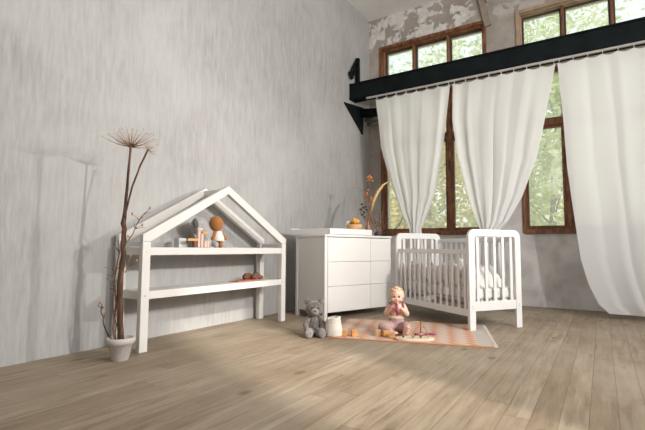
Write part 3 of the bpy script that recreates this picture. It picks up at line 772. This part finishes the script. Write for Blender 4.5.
# ------------------------------------------------------------------ rug
RA = R(17.8)
g = G('coral_rug')
x, y, z = g.sep()
zig = g.math('ABSOLUTE', g.math('SUBTRACT', g.math('FRACT', g.math('MULTIPLY', y, 11.)), .5))
ph = g.math('FRACT', g.math('ADD', g.math('MULTIPLY', x, 6.6), g.math('MULTIPLY', zig, .8)))
band = g.math('LESS_THAN', ph, .44)
inner = g.math('MULTIPLY', g.math('GREATER_THAN', ph, .58), g.math('LESS_THAN', ph, .68))
ln = g.math('LESS_THAN', g.math('FRACT', g.math('MULTIPLY', y, 22.)), .34)
c = g.mix(band, (.55, .455, .385), (.50, .225, .12))
c = g.mix(g.math('MULTIPLY', inner, .6), c, (.50, .27, .17))
c = g.mix(g.math('MULTIPLY', ln, .6), c, (.54, .45, .38))
c = g.mix(g.ramp(g.noise(g.pos, 60, 4), [(.3, 0.), (.75, .35)]), c, (.48, .36, .285))
c = g.mix(g.math('GREATER_THAN', x, 1.27), c, (.43, .39, .35))
edge = g.math('MAXIMUM', g.math('LESS_THAN', y, .022), g.math('GREATER_THAN', y, 1.018))
c = g.mix(edge, c, (.52, .24, .12))
g.bump(g.noise(g.pos, 160, 3), .4, .004)
M_rug = g.out(c, .95, .1)
rug = thing('rug', 'coral and beige patterned rug under the baby and toys', 'rug', (1.244, -3.359, 0), RA)
MB().box((0, 0, .0005), (1.375, 1.04, .009)).build('woven_field', M_rug, rug, bevel=.003)
q = MB(); rnd = random.Random(3)
for k in range(90):
    yv = .01 + 1.02*k/89; q.tube([(1.373, yv, .004), (1.39, yv+rnd.gauss(0, .003), .004), (1.405+rnd.uniform(0, .012), yv+rnd.gauss(0, .006), .003)], .0025, 4)
q.build('fringe', M_fringe, rug)['kind'] = 'stuff'
RZ = .0095
def rl(u, v): return Vector((1.244 + cos(RA)*u - sin(RA)*v, -3.359 + sin(RA)*u + cos(RA)*v, RZ))

# ------------------------------------------------------------------ teddy and basket
tb = thing('teddy_bear', 'grey-brown plush teddy bear sitting against the dresser foot', 'teddy bear', (1.11, -3.33, .0), R(40))
MB().ell((0, .025, .095), (.062, .058, .092), rotx(-.08), 20, 14).build('body', M_plush, tb)
MB().ell((0, .012, .238), (.078, .068, .068), None, 20, 14).build('head', M_plush, tb)
MB().ell((0, -.055, .218), (.036, .030, .028)).build('muzzle', M_plushl, tb)
MB().ell((0, -.084, .228), (.011, .007, .008)).build('nose', M_eldark, tb)
for s in (-1, 1):
    MB().ell((.060*s, .02, .298), (.026, .014, .026)).build('ear', M_plush, tb)
    MB().ell((.028*s, -.048, .252), .007).build('eye', M_eye, tb)
    MB().limb([(.052*s, .01, .155), (.078*s, -.02, .10), (.072*s, -.045, .06)], [.026, .026, .026]).build('arm', M_plush, tb, remesh=.006, smooth=3)
    l = MB().limb([(.035*s, -.02, .04), (.055*s, -.09, .037)], [.036, .034]).build('leg', M_plush, tb, remesh=.006, smooth=3)
    MB().ell((.057*s, -.118, .044), (.034, .018, .042), rotx(-.15)).build('paw', M_plushl, l)
bs = thing('wool_basket', 'cream woven basket beside the teddy bear on the rug corner', 'basket', (1.275, -3.27, .009))
rr = [(.068, 0), (.078, .008), (.079, .03), (.076, .06), (.069, .10), (.061, .145), (.059, .160), (.052, .162), (.050, .154), (.056, .12), (.064, .06), (.064, .012), (0, .01)]
rp = []
for (a, b), (c, d) in zip(rr, rr[1:]):
    for k in range(3): rp.append((a+(c-a)*k/3 + (.0012*sin((b+(d-b)*k/3)*420)), b+(d-b)*k/3))
q = MB().lathe(rp+[rr[-1]], 36, wob=lambda a, z: 1 + .035*sin(2*a+1)*z/.16 + .02*sin(5*a)*z/.16)
for v in q.bm.verts:
    if v.co.z > .05: v.co.z += (v.co.z-.05)*(v.co.y*.9+v.co.x*1.0)*.95 + .003*sin(4*math.atan2(v.co.y, v.co.x))
q.build('basket', M_wool, bs)
# blocks
BL = [((1.355, -3.215), .050, 20, 'orange wooden block standing next to the cream basket'), ((1.44, -3.19), .053, 42, 'orange wooden block second from the basket, apart from the rest'),
      ((1.60, -3.045), .050, 28, 'wooden block furthest left of the three before the baby'), ((1.675, -3.045), .052, 50, 'wooden block in the middle of the three before the baby'), ((1.752, -3.085), .048, 15, 'wooden block beside the tray of hoops before the baby')]
M_blocks = [M_block, M_block, M_rattan, M_block, M_rattan]
b0 = None
for (p, s, a, l), bm_ in zip(BL, M_blocks):
    o = MB().box((-s/2, -s/2, 0), (s/2, s/2, s)).build('wooden_block', bm_, bevel=.003); o.location = (p[0], p[1], .0095); o.rotation_euler = (0, 0, R(a)); tag(o, l, 'block', 'wooden blocks on the rug')
# hoop toy
ht = thing('hoop_toy', 'wooden bead toy with wire hoops on a cream board before the baby', 'toy', (1.94, -3.035, .0095), yaw)
q = MB()
def ov(a, b, n=40): return [(a*cos(2*pi*k/n), b*sin(2*pi*k/n)) for k in range(n)]
q.prism(ov(.165, .085), 0, .020, 'z'); q.build('board', M_cream, ht, bevel=.005)
def hoop(xa, ya, xb, yb, h, r=.0035):
    P = [(xa, ya, .018)] + [(xa+(xb-xa)*(.5-.5*cos(t)), ya+(yb-ya)*(.5-.5*cos(t)), .018+h*.35+h*.65*sin(t)) for t in [pi*k/14 for k in range(15)]] + [(xb, yb, .018)]
    return MB().tube(P, r, 7).build('hoop', M_wire, ht)
hoop(-.02, -.03, .105, -.02, .095); hoop(-.095, .02, .105, .045, .13, .0025); hoop(-.105, -.03, -.03, -.045, .085)
MB().tube([(.045, -.015, .018), (.045, -.015, .155)], .0045, 8).build('pole', M_brownw, ht)
for p, r, m_ in (((-.02, -.03, .04), .009, M_brownw), ((.105, -.02, .035), .009, M_block), ((.045, -.015, .03), .011, M_brownw), ((-.105, -.03, .035), .010, M_brownw), ((-.03, -.045, .045), .009, M_block), ((.045, -.015, .052), .009, M_block)):
    MB().ell(p, r, n=12, m=8).build('bead', m_, ht)
rt = thing('mauve_rattle', 'mauve ring rattle lying on the rug behind the hoop toy', 'rattle', (1.955, -2.79, .0095), R(32))
MB().tube([(.032*cos(t)-.06, .032*sin(t), .012) for t in [2*pi*k/20 for k in range(20)]], .011, 8, True).build('ring', M_ruffle, rt)
MB().limb([(-.03, 0, .012), (.06, 0, .014)], [.011, .010]).build('handle', M_berry, rt, remesh=.003, smooth=2)
MB().ell((.07, 0, .016), (.022, .016, .015)).build('bead', M_ruffle, rt)

# ------------------------------------------------------------------ baby
by = thing('baby', 'baby with blond curls sitting on the rug chewing a berry-coloured toy', 'person', (1.69, -2.84, .0095), R(23.6)); by.scale = (.87,)*3
q = MB()
q.ell((0, .03, .085), (.080, .070, .080)); q.ell((0, .025, .15), (.074, .062, .09)); q.ell((0, .02, .235), (.072, .056, .075)); q.ell((0, .02, .28), (.075, .045, .035))
q.limb([(0, .012, .28), (0, .0, .33)], [.040, .036])
H = Vector((.004, -.012, .382))
q.ell(H + Vector((0, .012, .012)), (.068, .076, .074), n=24, m=16)
q.ell(H + Vector((0, -.012, -.030)), (.056, .056, .050), n=20, m=14)
for s in (-1, 1):
    q.ell(H + Vector((.034*s, -.040, -.030)), (.026, .024, .024))           # cheeks
    q.ell(H + Vector((.068*s, .015, -.012)), (.009, .014, .021), rotz(.3*s))  # ears
q.ell(H + Vector((0, -.070, -.020)), (.010, .011, .009))                     # nose
q.ell(H + Vector((0, -.052, -.066)), (.020, .016, .012))                     # chin
q.ell(H + Vector((0, -.062, -.046)), (.014, .008, .005))                     # lips
arms = {}
for s in (-1, 1):
    q.limb([(.070*s, .018, .275), (.105*s, -.015, .205), (.050*s, -.082, .262)], [.032, .028, .019])
    wr = Vector((.050*s, -.082, .262)); pm = Vector((.034*s, -.100, .283))
    q.limb([wr, pm], [.018, .017]); q.ell(pm, (.016, .012, .020), rotz(.5*s))
    for k in range(4):
        L = [.9, 1., .95, .8][k]; zk = .018 - .0105*k
        b0 = pm + Vector((-.004*s, -.008, zk)); b1 = b0 + Vector((-.014*s*L, -.012, .002)); b2 = b1 + Vector((-.012*s*L, .006, .0))
        q.limb([b0, b1, b2], [.0062, .0056, .005])
    t0 = pm + Vector((-.006*s, .004, .016)); q.limb([t0, t0 + Vector((-.010*s, -.004, .012)), t0 + Vector((-.019*s, -.010, .014))], [.0068, .006, .0052])
legs = {-1: [(-.05, 0, .062), (-.145, -.085, .072), (-.055, -.175, .038)], 1: [(.05, 0, .062), (.10, -.12, .085), (.100, -.215, .045)]}
for s, P in legs.items():
    q.limb(P, [.054, .040, .026])
    an = Vector(P[2]); fd = Vector((.75, -.6, .0)).normalized() if s < 0 else Vector((.2, -.35, .75)).normalized()
    up_ = Vector((0, 0, 1)) if s < 0 else Vector((0, 1, .4)).normalized()
    sdv = fd.cross(up_).normalized()
    q.limb([an, an + fd*.03, an + fd*.055], [.022, .020, .017])
    for k in range(5):
        b0 = an + fd*.060 + sdv*(.015 - .0078*k)*(1 if s > 0 else -1); q.limb([b0, b0 + fd*(.014-.0016*k)], [.0068-.0006*k, .0058-.0005*k])
q.build('body', M_skin, by, remesh=.0032, smooth=4)
for s in (-1, 1):
    e_ = MB().ell(H + Vector((.026*s, -.0590, .002)), (.0105, .007, .0080)).build('eye', M_milk, by)
    MB().ell(H + Vector((.026*s, -.0645, .002)), (.0092, .004, .0080)).build('iris', M_eye, e_)
    MB().tube([H + Vector((.014*s, -.0665, .024)), H + Vector((.026*s, -.065, .027)), H + Vector((.038*s, -.058, .023))], .0022, 5).build('eyebrow', M_hair, by)
MB().tube([H + Vector((-.012, -.0695, -.045)), H + Vector((0, -.0715, -.047)), H + Vector((.012, -.0695, -.045))], .003, 6).build('mouth', M_lip, by)
q = MB(); rnd = random.Random(9)
q.ell(H + Vector((0, .026, .026)), (.072, .070, .070), n=20, m=14)
for k in range(150):
    a = rnd.uniform(0, 2*pi); el = rnd.uniform(-.25, 1.5); d = Vector((cos(a)*cos(el), sin(a)*cos(el), sin(el)))
    if d.y < -.25 and d.z < .55: continue
    q.ell(H + Vector((0, .014, .014)) + Vector((d.x*.070, d.y*.076, d.z*.076)), rnd.uniform(.008, .014), n=8, m=6)
q.build('hair', M_hair, by, remesh=.004, smooth=1)
q = MB()                                                       # trousers
q.ell((0, .03, .085), (.088, .079, .082)); q.ell((0, .026, .135), (.081, .070, .05))
for s, P in legs.items():
    a, b, c = map(Vector, P); q.limb([a, b, b.lerp(c, .82)], [.061, .048, .036])
q.build('trousers', M_pants, by, remesh=.004, smooth=4)
MB().lathe([(.079, .150), (.083, .155), (.083, .172), (.079, .177), (.07, .17)], 30, (0, .026, 0), wob=lambda a, z: 1 - .12*abs(sin(a))).build('waistband', M_cream, by)
q = MB(); q.ell((0, .023, .21), (.078, .0635, .075)); q.ell((0, .022, .262), (.076, .054, .042)); q.build('top', M_top, by, remesh=.004, smooth=3)
for s in (-1, 1):
    q = MB(); vs, fs = [], []
    for i in range(25):
        t = i/24; a = -.6 + t*(pi*.5+1.1); base_ = Vector((.058*s, .022 - .058*cos(a), .262 + .045*sin(a)))
        outv = Vector((.021*s, -.006*cos(a), .013)) + Vector((0, 0, .007*sin(i*1.9)))
        for k in range(4): vs.append(base_ + outv*(k/3)); 
    for i in range(24):
        for k in range(3): a = i*4+k; fs.append((a, a+1, a+5, a+4))
    q._add(vs, fs, True); o = q.build('ruffle', M_ruffle, by); sm = o.modifiers.new('solid', 'SOLIDIFY'); sm.thickness = .004
tt = thing('teether', 'berry-coloured teether held at the mouth by the baby', 'teether', by.location + Vector((0, 0, 0)), R(23.6)); tt.scale = (.87,)*3
MB().limb([(0, -.124, .320), (0, -.126, .285), (0.003, -.124, .262)], [.012, .010, .013]).build('handle', M_berry, tt, remesh=.003, smooth=2)
MB().limb([(-.012, -.122, .258), (.016, -.122, .236), (.008, -.12, .205)], [.016, .020, .012]).build('chew_end', M_berry, tt, remesh=.003, smooth=2)
